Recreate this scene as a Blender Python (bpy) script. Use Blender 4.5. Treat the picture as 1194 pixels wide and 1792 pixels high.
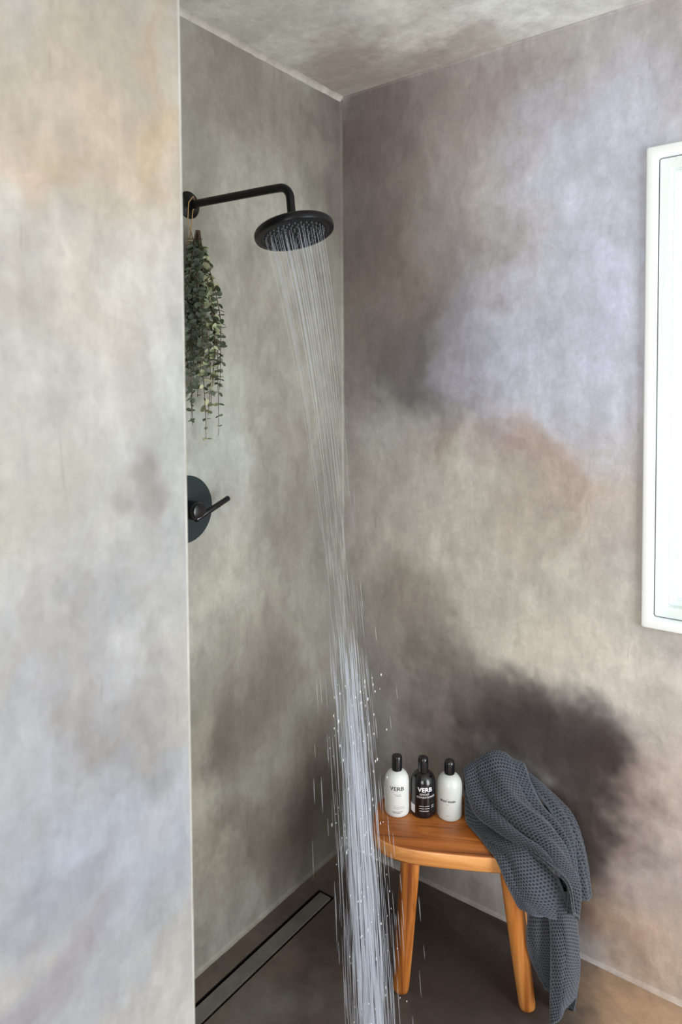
import bpy, bmesh, math, random
import numpy as np
from mathutils import Vector, Matrix

# ------------------------------------------------------------------ scene, camera, light
for o in list(bpy.data.objects):
    bpy.data.objects.remove(o, do_unlink=True)
scene = bpy.context.scene
COL = scene.collection
PI = math.pi

CAM_POS = Vector((1.50301, -2.01267, 1.67616))
YAW, PITCH, ROLL, FPX, PCY = 0.64428, -0.0410, -0.00627, 1222.608, 729.757
F = Vector((-math.sin(YAW) * math.cos(PITCH), math.cos(YAW) * math.cos(PITCH), math.sin(PITCH)))
R0 = Vector((math.cos(YAW), math.sin(YAW), 0))
U0 = R0.cross(F)
RR = R0 * math.cos(ROLL) + U0 * math.sin(ROLL)
UU = U0 * math.cos(ROLL) - R0 * math.sin(ROLL)
cd = bpy.data.cameras.new('camera')
cam = bpy.data.objects.new('camera', cd)
COL.objects.link(cam)
cam.matrix_world = Matrix(((RR.x, UU.x, -F.x, CAM_POS.x), (RR.y, UU.y, -F.y, CAM_POS.y), (RR.z, UU.z, -F.z, CAM_POS.z), (0, 0, 0, 1)))
cd.sensor_fit = 'VERTICAL'
cd.sensor_height = 36.0
cd.lens = FPX / 1792 * 36.0
cd.shift_y = -(896 - PCY) / 1792
cd.clip_start = 0.02
cd.dof.use_dof = True
cd.dof.focus_distance = 2.1
cd.dof.aperture_fstop = 4.0
scene.camera = cam

world = bpy.data.worlds.new('sky')
scene.world = world
world.use_nodes = True
bg = world.node_tree.nodes['Background']
bg.inputs[0].default_value = (0.90, 0.95, 1.0, 1)
bg.inputs[1].default_value = 1.5


def area_light(name, loc, aim, sx, sy, power, color):
    ld = bpy.data.lights.new(name, 'AREA')
    ld.shape = 'RECTANGLE'
    ld.size, ld.size_y = sx, sy
    ld.energy = power
    ld.color = color
    ob = bpy.data.objects.new(name, ld)
    COL.objects.link(ob)
    ob.location = loc
    ob.rotation_euler = Vector(aim).to_track_quat('-Z', 'Y').to_euler()
    return ob


# daylight entering by the two windows behind and beside the camera and by the window in view
area_light('daylight_back_window', (1.75, -3.58, 1.55), (0, 1, 0), 1.5, 1.5, 60, (0.98, 0.985, 0.98))
area_light('daylight_side_window', (3.38, -0.95, 1.25), (-1, 0, 0), 1.3, 2.1, 108, (0.88, 0.94, 1.0))
area_light('daylight_shower_window', (1.42, 0.50, 1.66), (0, -1, 0), 1.1, 1.6, 11, (0.86, 0.93, 1.0))

vs = scene.view_settings
vs.view_transform = 'Standard'
vs.look = 'None'
vs.exposure = -0.35
vs.gamma = 1.0
vs.use_curve_mapping = False
cy_ = scene.cycles
cy_.max_bounces = 8
cy_.diffuse_bounces = 3
cy_.use_adaptive_sampling = True
cy_.adaptive_threshold = 0.08
cy_.transparent_max_bounces = 48
cy_.caustics_reflective = False
cy_.caustics_refractive = False


# ------------------------------------------------------------------ helpers
def lin(c):
    return tuple(((v / 255) / 12.92 if v / 255 <= 0.04045 else ((v / 255 + 0.055) / 1.055) ** 2.4) for v in c) + (1.0,)


def mesh_obj(name, verts, faces, mat=None, parent=None, smooth=True, uv=None):
    me = bpy.data.meshes.new(name)
    me.from_pydata([tuple(v) for v in verts], [], [tuple(f) for f in faces])
    if smooth:
        me.polygons.foreach_set('use_smooth', [True] * len(me.polygons))
    me.update()
    return link(name, me, mat, parent)


def link(name, me, mat=None, parent=None):
    ob = bpy.data.objects.new(name, me)
    COL.objects.link(ob)
    if mat and not me.materials:
        me.materials.append(mat)
    if parent:
        ob.parent = parent
    return ob


def bm_obj(name, bm, mat=None, parent=None, smooth=False, angle=40):
    me = bpy.data.meshes.new(name)
    bmesh.ops.recalc_face_normals(bm, faces=bm.faces)
    if smooth:
        lim = math.radians(angle)
        for f in bm.faces:
            f.smooth = True
        for e in bm.edges:
            if len(e.link_faces) == 2 and e.calc_face_angle(0) > lim:
                e.smooth = False
    bm.to_mesh(me)
    bm.free()
    return link(name, me, mat, parent)


def box(bm, x0, x1, y0, y1, z0, z1):
    m = Matrix.Translation(((x0 + x1) / 2, (y0 + y1) / 2, (z0 + z1) / 2)) @ Matrix.Diagonal((x1 - x0, y1 - y0, z1 - z0, 1))
    return bmesh.ops.create_cube(bm, size=1, matrix=m)['verts']


def boxes_obj(name, lst, mat, parent=None, bevel=0):
    bm = bmesh.new()
    for b in lst:
        box(bm, *b)
    if bevel:
        bmesh.ops.bevel(bm, geom=list(bm.edges), offset=bevel, segments=3, profile=0.5, affect='EDGES')
    return bm_obj(name, bm, mat, parent, smooth=bool(bevel))


def lathe(name, prof, mat, parent=None, seg=48, mw=None, angle=35):
    """profile of (radius, height) turned about the z axis"""
    bm = bmesh.new()
    rings = []
    for r, z in prof:
        if r < 1e-6:
            rings.append([bm.verts.new((0, 0, z))])
        else:
            rings.append([bm.verts.new((r * math.cos(2 * PI * k / seg), r * math.sin(2 * PI * k / seg), z)) for k in range(seg)])
    for a, b in zip(rings, rings[1:]):
        for k in range(seg):
            k2 = (k + 1) % seg
            if len(a) == 1 and len(b) == 1:
                continue
            if len(a) == 1:
                bm.faces.new((a[0], b[k2], b[k]))
            elif len(b) == 1:
                bm.faces.new((a[k], a[k2], b[0]))
            else:
                bm.faces.new((a[k], a[k2], b[k2], b[k]))
    if mw is not None:
        bmesh.ops.transform(bm, matrix=mw, verts=bm.verts)
    return bm_obj(name, bm, mat, parent, smooth=True, angle=angle)


def tube_geo(pts, rad, seg=16, caps=True):
    """vertices and faces of a tube along pts; rad is a number or a list"""
    pts = [Vector(p) for p in pts]
    n = len(pts)
    if not hasattr(rad, '__len__'):
        rad = [rad] * n
    V, Fc = [], []
    up = None
    for i, p in enumerate(pts):
        t = (pts[min(i + 1, n - 1)] - pts[max(i - 1, 0)]).normalized()
        if up is None:
            up = t.orthogonal().normalized()
        up = (up - t * up.dot(t)).normalized()
        b = t.cross(up)
        for k in range(seg):
            a = 2 * PI * k / seg
            V.append(p + (up * math.cos(a) + b * math.sin(a)) * rad[i])
    for i in range(n - 1):
        for k in range(seg):
            k2 = (k + 1) % seg
            Fc.append((i * seg + k, i * seg + k2, (i + 1) * seg + k2, (i + 1) * seg + k))
    if caps:
        Fc.append(tuple(range(seg))[::-1])
        Fc.append(tuple((n - 1) * seg + k for k in range(seg)))
    return V, Fc


def tube_obj(name, pts, rad, mat, parent=None, seg=16):
    bm = bmesh.new()
    V, Fc = tube_geo(pts, rad, seg)
    vs_ = [bm.verts.new(v) for v in V]
    for f in Fc:
        bm.faces.new([vs_[i] for i in f])
    return bm_obj(name, bm, mat, parent, smooth=True, angle=50)


def thing(name, label, cat, loc=(0, 0, 0), rz=0.0, group=None):
    ob = bpy.data.objects.new(name, None)
    COL.objects.link(ob)
    ob.empty_display_size = 0.05
    ob.location = loc
    ob.rotation_euler = (0, 0, rz)
    return tag(ob, label, cat, group)


def tag(ob, label, cat, group=None):
    ob['label'] = label
    ob['category'] = cat
    if group:
        ob['group'] = group
    return ob


def struct(ob):
    ob['kind'] = 'structure'
    return ob


# ------------------------------------------------------------------ materials
class NT:
    def __init__(self, name):
        self.m = bpy.data.materials.new(name)
        self.m.use_nodes = True
        self.t = self.m.node_tree
        self.b = self.t.nodes['Principled BSDF']

    def n(self, typ, **kw):
        nd = self.t.nodes.new(typ)
        for k, v in kw.items():
            setattr(nd, k, v)
        return nd

    def l(self, a, b):
        self.t.links.new(a, b)

    def setv(self, **kw):
        for k, v in kw.items():
            self.b.inputs[k.replace('_', ' ')].default_value = v

    def noise(self, vec, scale, detail=4, rough=0.55, dist=0.0):
        nd = self.n('ShaderNodeTexNoise')
        nd.inputs['Scale'].default_value = scale
        nd.inputs['Detail'].default_value = detail
        nd.inputs['Roughness'].default_value = rough
        nd.inputs['Distortion'].default_value = dist
        if vec is not None:
            self.l(vec, nd.inputs['Vector'])
        return nd

    def maprange(self, val, a, b, c, d, smooth=False):
        nd = self.n('ShaderNodeMapRange')
        if smooth:
            nd.interpolation_type = 'SMOOTHSTEP'
        for i, v in zip((1, 2, 3, 4), (a, b, c, d)):
            nd.inputs[i].default_value = v
        self.l(val, nd.inputs[0])
        return nd.outputs[0]

    def math(self, op, a, b=None):
        nd = self.n('ShaderNodeMath', operation=op)
        for i, v in enumerate((a, b)):
            if v is None:
                continue
            if isinstance(v, (int, float)):
                nd.inputs[i].default_value = v
            else:
                self.l(v, nd.inputs[i])
        return nd.outputs[0]

    def mix(self, fac, a, b, mode='MIX'):
        nd = self.n('ShaderNodeMix', data_type='RGBA', blend_type=mode)
        for i, v in ((0, fac), (6, a), (7, b)):
            if isinstance(v, (int, float, tuple)):
                nd.inputs[i].default_value = v
            else:
                self.l(v, nd.inputs[i])
        return nd.outputs[2]

    def mapping(self, vec, loc=(0, 0, 0), rot=(0, 0, 0), scale=(1, 1, 1), typ='POINT'):
        nd = self.n('ShaderNodeMapping', vector_type=typ)
        nd.inputs[1].default_value = loc
        nd.inputs[2].default_value = rot
        nd.inputs[3].default_value = scale
        self.l(vec, nd.inputs[0])
        return nd.outputs[0]

    def bump(self, h, strength, dist=0.01, normal=None):
        nd = self.n('ShaderNodeBump')
        nd.inputs['Strength'].default_value = strength
        nd.inputs['Distance'].default_value = dist
        self.l(h, nd.inputs['Height'])
        if normal is not None:
            self.l(normal, nd.inputs['Normal'])
        return nd.outputs[0]


def plaster(name, ca, cb, blotches, ax, rough=0.5, seed=0.0, gain=1.0):
    """trowelled polished plaster: two clouded tones, blotches of pigment and painted light, trowel drags, fine relief"""
    N = NT(name)
    tc = N.n('ShaderNodeTexCoord').outputs['Object']
    P = N.mapping(tc, loc=(seed, seed * 1.7, seed * .6))
    w = N.noise(P, 2.3, 4, 0.66)
    wv = N.n('ShaderNodeVectorMath', operation='SUBTRACT')
    N.l(w.outputs['Color'], wv.inputs[0])
    wv.inputs[1].default_value = (0.5, 0.5, 0.5)
    w2 = N.n('ShaderNodeVectorMath', operation='SCALE')
    N.l(wv.outputs[0], w2.inputs[0])
    w2.inputs['Scale'].default_value = 0.55
    wa = N.n('ShaderNodeVectorMath', operation='ADD')
    N.l(tc, wa.inputs[0])
    N.l(w2.outputs[0], wa.inputs[1])
    PW = wa.outputs[0]
    big = N.noise(P, 2.0, 4, 0.6).outputs['Fac']
    col = N.mix(N.maprange(big, 0.36, 0.64, 0, 1, True), lin(ca), lin(cb))
    mid = N.noise(P, 6.0, 6, 0.68).outputs['Fac']
    brk = N.maprange(mid, 0.3, 0.7, 0.68, 1.0)
    for (a, b, ra, rb, c, s) in blotches:
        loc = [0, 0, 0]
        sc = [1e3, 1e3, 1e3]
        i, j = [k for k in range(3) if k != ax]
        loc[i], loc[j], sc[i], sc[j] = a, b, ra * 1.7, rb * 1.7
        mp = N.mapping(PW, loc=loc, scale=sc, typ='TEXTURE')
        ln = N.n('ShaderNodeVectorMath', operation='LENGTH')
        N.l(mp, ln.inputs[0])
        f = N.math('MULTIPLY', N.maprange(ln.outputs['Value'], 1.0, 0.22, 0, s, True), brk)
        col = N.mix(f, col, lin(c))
    # clouding, trowel drags and grain
    col = N.mix(1.0, col, N.mix(N.maprange(mid, 0.3, 0.7, 0, 1), (0.86, 0.85, 0.85, 1), (1.10, 1.10, 1.10, 1)), 'MULTIPLY')
    rot = [0, 0, 0]
    rot[ax] = 0.35
    sc = [7.0, 7.0, 1.5] if ax != 2 else [2.0, 7.0, 2.0]
    st = N.noise(N.mapping(PW, rot=rot, scale=sc), 1.6, 4, 0.65).outputs['Fac']
    col = N.mix(1.0, col, N.mix(N.maprange(st, 0.35, 0.65, 0, 1), (0.90, 0.89, 0.88, 1), (1.09, 1.09, 1.09, 1)), 'MULTIPLY')
    rot3 = [0, 0, 0]
    rot3[ax] = -0.7
    sk = N.noise(N.mapping(P, rot=rot3, scale=(16, 16, 5)), 1.5, 4, 0.7).outputs['Fac']
    col = N.mix(1.0, col, N.mix(N.maprange(sk, 0.32, 0.68, 0, 1), (0.90, 0.895, 0.89, 1), (1.08, 1.08, 1.08, 1)), 'MULTIPLY')
    fine = N.noise(P, 70, 3, 0.8).outputs['Fac']
    col = N.mix(1.0, col, N.mix(fine, (0.86, 0.86, 0.86, 1), (1.12, 1.12, 1.12, 1)), 'MULTIPLY')
    # fine dark pores and short drag scratches
    rot2 = [0, 0, 0]
    rot2[ax] = -0.6
    dr = N.noise(N.mapping(tc, rot=rot2, scale=(30, 30, 4)), 2.0, 3, 0.5).outputs['Fac']
    pore = N.maprange(dr, 0.70, 0.78, 0, 0.35, True)
    col = N.mix(pore, col, N.mix(1.0, col, (0.45, 0.43, 0.42, 1), 'MULTIPLY'))
    if gain != 1.0:
        col = N.mix(1.0, col, (gain, gain, gain, 1), 'MULTIPLY')
    N.l(col, N.b.inputs['Base Color'])
    N.l(N.maprange(mid, 0.3, 0.7, rough - 0.1, rough + 0.14), N.b.inputs['Roughness'])
    N.setv(Specular_IOR_Level=0.35)
    hgt = N.math('ADD', N.math('MULTIPLY', mid, 0.007), N.math('ADD', N.math('MULTIPLY', fine, 0.0012), N.math('MULTIPLY', dr, 0.0006)))
    N.l(N.bump(hgt, 0.35, 1.0), N.b.inputs['Normal'])
    return N.m


def simple(name, col, rough=0.4, metal=0.0, spec=0.5, coat=0.0, bump=0.0, bscale=60, var=0.0):
    N = NT(name)
    N.setv(Base_Color=lin(col), Roughness=rough, Metallic=metal, Specular_IOR_Level=spec, Coat_Weight=coat)
    tc = N.n('ShaderNodeTexCoord').outputs['Object']
    nz = N.noise(tc, bscale, 4).outputs['Fac']
    if var:
        N.l(N.mix(nz, tuple(v * (1 - var) for v in lin(col)[:3]) + (1,), tuple(min(1, v * (1 + var)) for v in lin(col)[:3]) + (1,)), N.b.inputs['Base Color'])
    N.l(N.maprange(nz, 0.3, 0.7, max(0.02, rough - 0.05), rough + 0.05), N.b.inputs['Roughness'])
    if bump:
        N.l(N.bump(nz, bump, 0.002), N.b.inputs['Normal'])
    return N.m


MOTTLE_GLOW_W2 = [
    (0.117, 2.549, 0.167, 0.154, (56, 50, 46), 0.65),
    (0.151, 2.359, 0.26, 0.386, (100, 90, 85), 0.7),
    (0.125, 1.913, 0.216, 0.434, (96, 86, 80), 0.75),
    (0.415, 2.528, 0.393, 0.161, (122, 106, 104), 0.55),
    (0.456, 2.036, 0.121, 0.271, (98, 88, 95), 0.6),
    (0.394, 1.803, 0.231, 0.148, (84, 76, 72), 0.65),
    (0.275, 1.703, 0.135, 0.114, (80, 80, 84), 0.6),
    (0.436, 1.59, 0.134, 0.092, (86, 80, 78), 0.6),
    (0.383, 1.477, 0.117, 0.075, (104, 86, 78), 0.6),
    (0.194, 1.547, 0.129, 0.118, (170, 170, 166), 0.6),
    (0.789, 1.771, 0.323, 0.249, (166, 170, 190), 0.8),  # cool daylight glow beside the window, painted as blue-grey blotches
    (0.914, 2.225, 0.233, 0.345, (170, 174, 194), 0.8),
    (0.536, 1.744, 0.156, 0.064, (146, 145, 156), 0.55),
    (0.497, 1.088, 0.512, 0.333, (172, 169, 156), 0.7),
    (0.659, 1.464, 0.109, 0.079, (140, 120, 112), 0.65),
    (0.757, 1.333, 0.121, 0.136, (140, 120, 110), 0.65),
    (0.93, 1.317, 0.093, 0.194, (158, 144, 136), 0.55),
    (0.829, 0.869, 0.269, 0.118, (180, 174, 164), 0.6),
    (0.284, 0.938, 0.158, 0.137, (104, 92, 84), 0.6),
    (0.238, 0.69, 0.139, 0.12, (108, 96, 90), 0.5),
    (0.093, 0.509, 0.1, 0.459, (108, 103, 98), 0.45),
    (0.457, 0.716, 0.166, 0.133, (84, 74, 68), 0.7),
    (0.615, 0.683, 0.209, 0.127, (54, 46, 44), 0.85),  # darkest blotches of this wall, around the towel
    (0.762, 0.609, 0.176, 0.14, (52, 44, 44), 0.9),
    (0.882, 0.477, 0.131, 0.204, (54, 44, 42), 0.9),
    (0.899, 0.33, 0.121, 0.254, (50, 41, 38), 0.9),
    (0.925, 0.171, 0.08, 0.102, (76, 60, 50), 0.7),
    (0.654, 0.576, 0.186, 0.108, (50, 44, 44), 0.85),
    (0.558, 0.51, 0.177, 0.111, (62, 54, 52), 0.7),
    (1.072, 0.124, 0.147, 0.146, (172, 146, 124), 0.7),
    (1.067, 0.543, 0.102, 0.24, (170, 152, 142), 0.5),
    (0.372, 0.51, 0.098, 0.116, (122, 108, 98), 0.5),
    (0.457, -0.022, 0.253, 0.117, (108, 100, 94), 0.6),
]
MOTTLE_SHADING_W1 = [
    (-0.026, 2.439, 0.167, 0.517, (88, 79, 74), 0.75),  # shade of the room corner painted in as darker plaster
    (-0.545, 2.707, 0.208, 0.098, (120, 112, 106), 0.5),
    (-0.403, 2.556, 0.285, 0.139, (124, 114, 108), 0.5),
    (-0.259, 1.259, 0.146, 0.229, (112, 108, 98), 0.55),
    (-0.388, 1.892, 0.211, 0.108, (138, 132, 122), 0.5),
    (-0.59, 1.477, 0.16, 0.218, (178, 184, 178), 0.6),  # bright band away from the corner, its light painted in
    (-0.599, 0.988, 0.137, 0.204, (184, 184, 172), 0.5),
    (-0.458, 0.732, 0.283, 0.199, (112, 102, 92), 0.6),
    (-0.484, 0.66, 0.151, 0.107, (96, 86, 78), 0.6),
    (-0.271, 0.333, 0.236, 0.273, (98, 88, 78), 0.65),
    (-0.565, 0.259, 0.143, 0.123, (108, 96, 84), 0.6),
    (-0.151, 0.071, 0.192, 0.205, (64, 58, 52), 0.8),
    (-0.388, 0.123, 0.246, 0.169, (96, 84, 74), 0.6),
    (-0.666, 0.4, 0.088, 0.287, (186, 182, 166), 0.6),
    (-0.661, 0.071, 0.089, 0.102, (150, 146, 138), 0.5),
    (-0.042, 1.021, 0.102, 0.619, (112, 110, 106), 0.5),  # corner shade painted as a tall dark strip
]
MOTTLE_LIGHT_PA = [
    (-1.489, 2.089, 0.255, 0.138, (186, 166, 138), 0.65),  # warm light on the upper part, painted into the plaster colour
    (-1.373, 2.122, 0.039, 0.096, (168, 146, 112), 0.5),
    (-1.515, 1.988, 0.046, 0.078, (176, 154, 122), 0.5),
    (-1.495, 1.87, 0.107, 0.088, (190, 182, 170), 0.6),
    (-1.539, 1.947, 0.052, 0.043, (194, 172, 152), 0.5),
    (-1.385, 1.546, 0.035, 0.042, (120, 110, 102), 0.6),
    (-1.428, 1.772, 0.055, 0.126, (198, 188, 176), 0.5),
    (-1.327, 1.872, 0.039, 0.144, (186, 180, 172), 0.5),
    (-1.55, 1.521, 0.075, 0.086, (166, 162, 148), 0.6),
    (-1.457, 1.311, 0.098, 0.087, (134, 134, 140), 0.6),
    (-1.383, 1.203, 0.071, 0.102, (122, 122, 126), 0.6),
    (-1.544, 1.138, 0.108, 0.125, (148, 156, 172), 0.7),  # bluish light on the lower part, painted in as well
    (-1.417, 1.007, 0.137, 0.149, (152, 161, 176), 0.7),
    (-1.493, 0.875, 0.138, 0.086, (142, 146, 156), 0.7),
    (-1.526, 0.922, 0.048, 0.045, (128, 124, 130), 0.6),
    (-1.358, 1.399, 0.052, 0.102, (164, 166, 172), 0.5),
    (-1.554, 1.378, 0.038, 0.065, (172, 176, 180), 0.6),
    (-1.531, 1.025, 0.047, 0.045, (126, 124, 134), 0.5),
]
MOTTLE_SHADE_CE = [
    (0.147, -0.125, 0.201, 0.219, (126, 112, 104), 0.7),  # shade in the ceiling corner painted as brown blotches
    (0.486, -0.059, 0.157, 0.14, (128, 114, 106), 0.6),
    (0.145, -0.532, 0.144, 0.141, (170, 170, 160), 0.5),
    (0.462, -0.287, 0.117, 0.118, (186, 186, 178), 0.6),
    (0.716, -0.167, 0.133, 0.11, (188, 192, 190), 0.6),
    (0.177, -0.342, 0.107, 0.111, (140, 128, 120), 0.5),
]
MOTTLE_FL = [
    (0.258, -0.304, 0.244, 0.265, (66, 56, 52), 0.8),  # darker blotches under and around the stool, paler ones further out
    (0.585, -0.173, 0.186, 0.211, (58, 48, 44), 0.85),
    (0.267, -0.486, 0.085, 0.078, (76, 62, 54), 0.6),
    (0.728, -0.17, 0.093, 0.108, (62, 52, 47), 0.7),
    (0.225, -0.636, 0.111, 0.087, (128, 126, 118), 0.6),
    (0.459, -0.529, 0.154, 0.106, (96, 90, 84), 0.5),
    (1.063, -0.082, 0.119, 0.118, (196, 162, 128), 0.8),
    (0.122, -0.666, 0.084, 0.093, (112, 108, 100), 0.5),
]

M = {}
M['w2'] = plaster('plaster_window_wall', (164, 161, 156), (150, 146, 144), MOTTLE_GLOW_W2, 1, 0.5, 0.0, 1.42)
M['w1'] = plaster('plaster_shower_wall', (160, 160, 148), (146, 142, 132), MOTTLE_SHADING_W1, 0, 0.5, 3.1, 1.12)
M['pa'] = plaster('plaster_return_wall', (180, 177, 169), (164, 165, 163), MOTTLE_LIGHT_PA, 0, 0.5, 7.7, 0.80)
M['ce'] = plaster('plaster_ceiling', (176, 180, 174), (158, 158, 152), MOTTLE_SHADE_CE, 2, 0.55, 1.9, 1.75)
M['fl'] = plaster('plaster_floor', (196, 168, 142), (176, 150, 128), [(0.30, -0.45, 0.85, 0.75, (80, 74, 70), 1.0), (0.55, -0.25, 0.45, 0.40, (74, 67, 63), 1.0)] + MOTTLE_FL, 2, 0.4, 5.3)
M['bead'] = plaster('plaster_bead', (212, 210, 200), (186, 182, 172), [], 1, 0.5, 2.2)
M['plain'] = plaster('plaster_plain', (176, 170, 160), (160, 154, 146), [], 1, 0.6, 9.2)
M['insert'] = plaster('plaster_insert', (120, 116, 110), (96, 90, 84), [], 2, 0.4, 4.4)
M['arris'] = plaster('plaster_lit_arris', (184, 184, 176), (168, 166, 160), [], 0, 0.5, 6.1)  # light caught by the rounded edge, painted as paler plaster
M['white'] = simple('white_window_vinyl', (240, 242, 242), 0.35, bump=0.03)
M['sash'] = simple('white_sash_vinyl', (222, 229, 226), 0.3)
M['gasket'] = simple('grey_window_gasket', (120, 126, 128), 0.6)
M['black'] = simple('matte_black_metal', (6, 6, 10), 0.33, metal=0.0, spec=0.28, bump=0.02, bscale=200)
M['plate'] = simple('black_satin_plate', (52, 64, 66), 0.34, metal=0.7, spec=0.6)
M['gloss'] = simple('polished_black_metal', (7, 7, 11), 0.24, spec=0.5)
M['nozzle'] = simple('dark_rubber_nozzle', (62, 68, 74), 0.4)
M['trough'] = simple('black_drain_channel', (8, 8, 8), 0.5)
M['twine'] = simple('jute_twine', (196, 160, 110), 0.9, bump=0.3, bscale=400)
M['stem'] = simple('eucalyptus_stem', (86, 70, 52), 0.7, var=0.3)
M['cap'] = simple('black_plastic_cap', (16, 17, 20), 0.25, coat=0.3)
M['bottle_white'] = simple('white_bottle_plastic', (228, 230, 226), 0.38, coat=0.15)
M['bottle_milk'] = simple('milky_bottle_plastic', (205, 208, 203), 0.34, coat=0.15)
M['bottle_black'] = simple('black_bottle_plastic', (14, 13, 18), 0.22, coat=0.4)
M['ink_dark'] = simple('dark_print', (34, 34, 36), 0.5)
M['ink_grey'] = simple('grey_print', (140, 142, 142), 0.5)
M['ink_white'] = simple('white_print', (235, 235, 238), 0.5)


def wood(name, along, dark=(112, 56, 18), mid_=(206, 128, 58), lite=(240, 176, 104), streak=0.35):
    N = NT(name)
    tc = N.n('ShaderNodeTexCoord').outputs['Object']
    sc = [26, 26, 26]
    sc[along] = 1.6
    warp = N.noise(N.mapping(tc, scale=[v * .25 for v in sc]), 1.2, 3)
    g = N.noise(N.mapping(tc, scale=sc), 1.0, 5, 0.6, 0.8).outputs['Fac']
    g2 = N.noise(N.mapping(tc, scale=[v * 5 for v in sc]), 1.0, 3, 0.6).outputs['Fac']
    cr = N.n('ShaderNodeValToRGB')
    e = cr.color_ramp.elements
    e[0].position, e[0].color = 0.30, lin(dark)
    e[1].position, e[1].color = 0.72, lin(lite)
    m_ = e.new(0.48)
    m_.color = lin(mid_)
    N.l(g, cr.inputs[0])
    col = N.mix(1.0, cr.outputs[0], N.mix(g2, (0.84, 0.82, 0.80, 1), (1.1, 1.1, 1.1, 1)), 'MULTIPLY')
    col = N.mix(N.maprange(warp.outputs['Fac'], 0.35, 0.65, 0, streak), col, lin((150, 84, 32)))
    N.l(col, N.b.inputs['Base Color'])
    N.setv(Roughness=0.36, Specular_IOR_Level=0.45, Coat_Weight=0.15, Coat_Roughness=0.2)
    N.l(N.bump(g2, 0.08, 0.002), N.b.inputs['Normal'])
    return N.m


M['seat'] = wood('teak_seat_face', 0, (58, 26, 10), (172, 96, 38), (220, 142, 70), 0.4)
M['edge'] = wood('teak_seat_edge_lit', 0, (190, 120, 62), (226, 158, 92), (246, 190, 124), 0.2)  # same teak as the top; front light on the edge painted paler
M['leg'] = wood('teak_leg', 2)


def leaf_mat(name, col, col2):
    N = NT(name)
    oi = N.n('ShaderNodeObjectInfo').outputs['Random']
    N.l(N.mix(oi, lin(col), lin(col2)), N.b.inputs['Base Color'])
    N.setv(Roughness=0.55, Specular_IOR_Level=0.35)
    tr = N.n('ShaderNodeBsdfTranslucent')
    tr.inputs[0].default_value = lin((150, 165, 110))
    mx = N.n('ShaderNodeMixShader')
    mx.inputs[0].default_value = 0.18
    N.l(N.b.outputs[0], mx.inputs[1])
    N.l(tr.outputs[0], mx.inputs[2])
    N.l(mx.outputs[0], N.t.nodes['Material Output'].inputs[0])
    return N.m


M['leaf_a'] = leaf_mat('eucalyptus_leaf_grey', (60, 72, 60), (176, 184, 160))
M['leaf_b'] = leaf_mat('eucalyptus_leaf_pale', (150, 160, 120), (214, 216, 178))
M['leaf_c'] = leaf_mat('eucalyptus_leaf_dark', (20, 27, 22), (96, 108, 88))


def towel_mat():
    N = NT('slate_waffle_cotton')
    at = N.n('ShaderNodeAttribute', attribute_name='weave_shade')
    tc = N.n('ShaderNodeTexCoord').outputs['Object']
    nz = N.noise(tc, 900, 3).outputs['Fac']
    lo = N.noise(tc, 9, 3).outputs['Fac']
    c = N.mix(at.outputs['Fac'], lin((9, 10, 13)), lin((92, 96, 103)))  # shade in the waffle pits painted into the cloth colour
    c = N.mix(N.maprange(lo, .3, .7, 0, .4), c, N.mix(1.0, c, (0.75, 0.80, 0.95, 1), 'MULTIPLY'))
    c = N.mix(1.0, c, N.mix(nz, (0.7, 0.7, 0.7, 1), (1.2, 1.2, 1.2, 1)), 'MULTIPLY')
    N.l(c, N.b.inputs['Base Color'])
    N.setv(Roughness=0.95, Specular_IOR_Level=0.15, Sheen_Weight=0.25, Sheen_Roughness=0.5)
    N.l(N.bump(nz, 0.5, 0.002), N.b.inputs['Normal'])
    return N.m


M['towel'] = towel_mat()


def water_mat(name, fac, col, rough):
    N = NT(name)
    N.setv(Base_Color=col, Roughness=rough, Specular_IOR_Level=0.6)
    tr = N.n('ShaderNodeBsdfTransparent')
    tl = N.n('ShaderNodeBsdfTranslucent')
    tl.inputs[0].default_value = col
    m1 = N.n('ShaderNodeMixShader')
    m1.inputs[0].default_value = 0.5
    N.l(N.b.outputs[0], m1.inputs[1])
    N.l(tl.outputs[0], m1.inputs[2])
    m2 = N.n('ShaderNodeMixShader')
    m2.inputs[0].default_value = fac
    N.l(tr.outputs[0], m2.inputs[1])
    N.l(m1.outputs[0], m2.inputs[2])
    N.l(m2.outputs[0], N.t.nodes['Material Output'].inputs[0])
    return N.m


M['jet'] = water_mat('water_jet', 0.29, (0.86, 0.91, 1.0, 1), 0.12)
M['drop'] = water_mat('water_drop', 0.95, (1, 1, 1, 1), 0.05)


def glass_mat():
    N = NT('window_glass')
    tr = N.n('ShaderNodeBsdfTransparent')
    gl = N.n('ShaderNodeBsdfGlossy')
    gl.inputs['Roughness'].default_value = 0.02
    fr = N.n('ShaderNodeFresnel')
    mx = N.n('ShaderNodeMixShader')
    N.l(fr.outputs[0], mx.inputs[0])
    N.l(tr.outputs[0], mx.inputs[1])
    N.l(gl.outputs[0], mx.inputs[2])
    N.l(mx.outputs[0], N.t.nodes['Material Output'].inputs[0])
    return N.m


M['glass'] = glass_mat()

# ------------------------------------------------------------------ the room
H = 2.7
XR, YB = 3.40, -3.60                    # right wall, back wall
WX0, WX1, WZ0, WZ1 = 1.022, 1.800, 1.018, 2.312      # outer size of the window in view
DX0, DX1, DY0, DY1 = 0.070, 0.136, -1.28, -0.245     # drain slot

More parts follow.
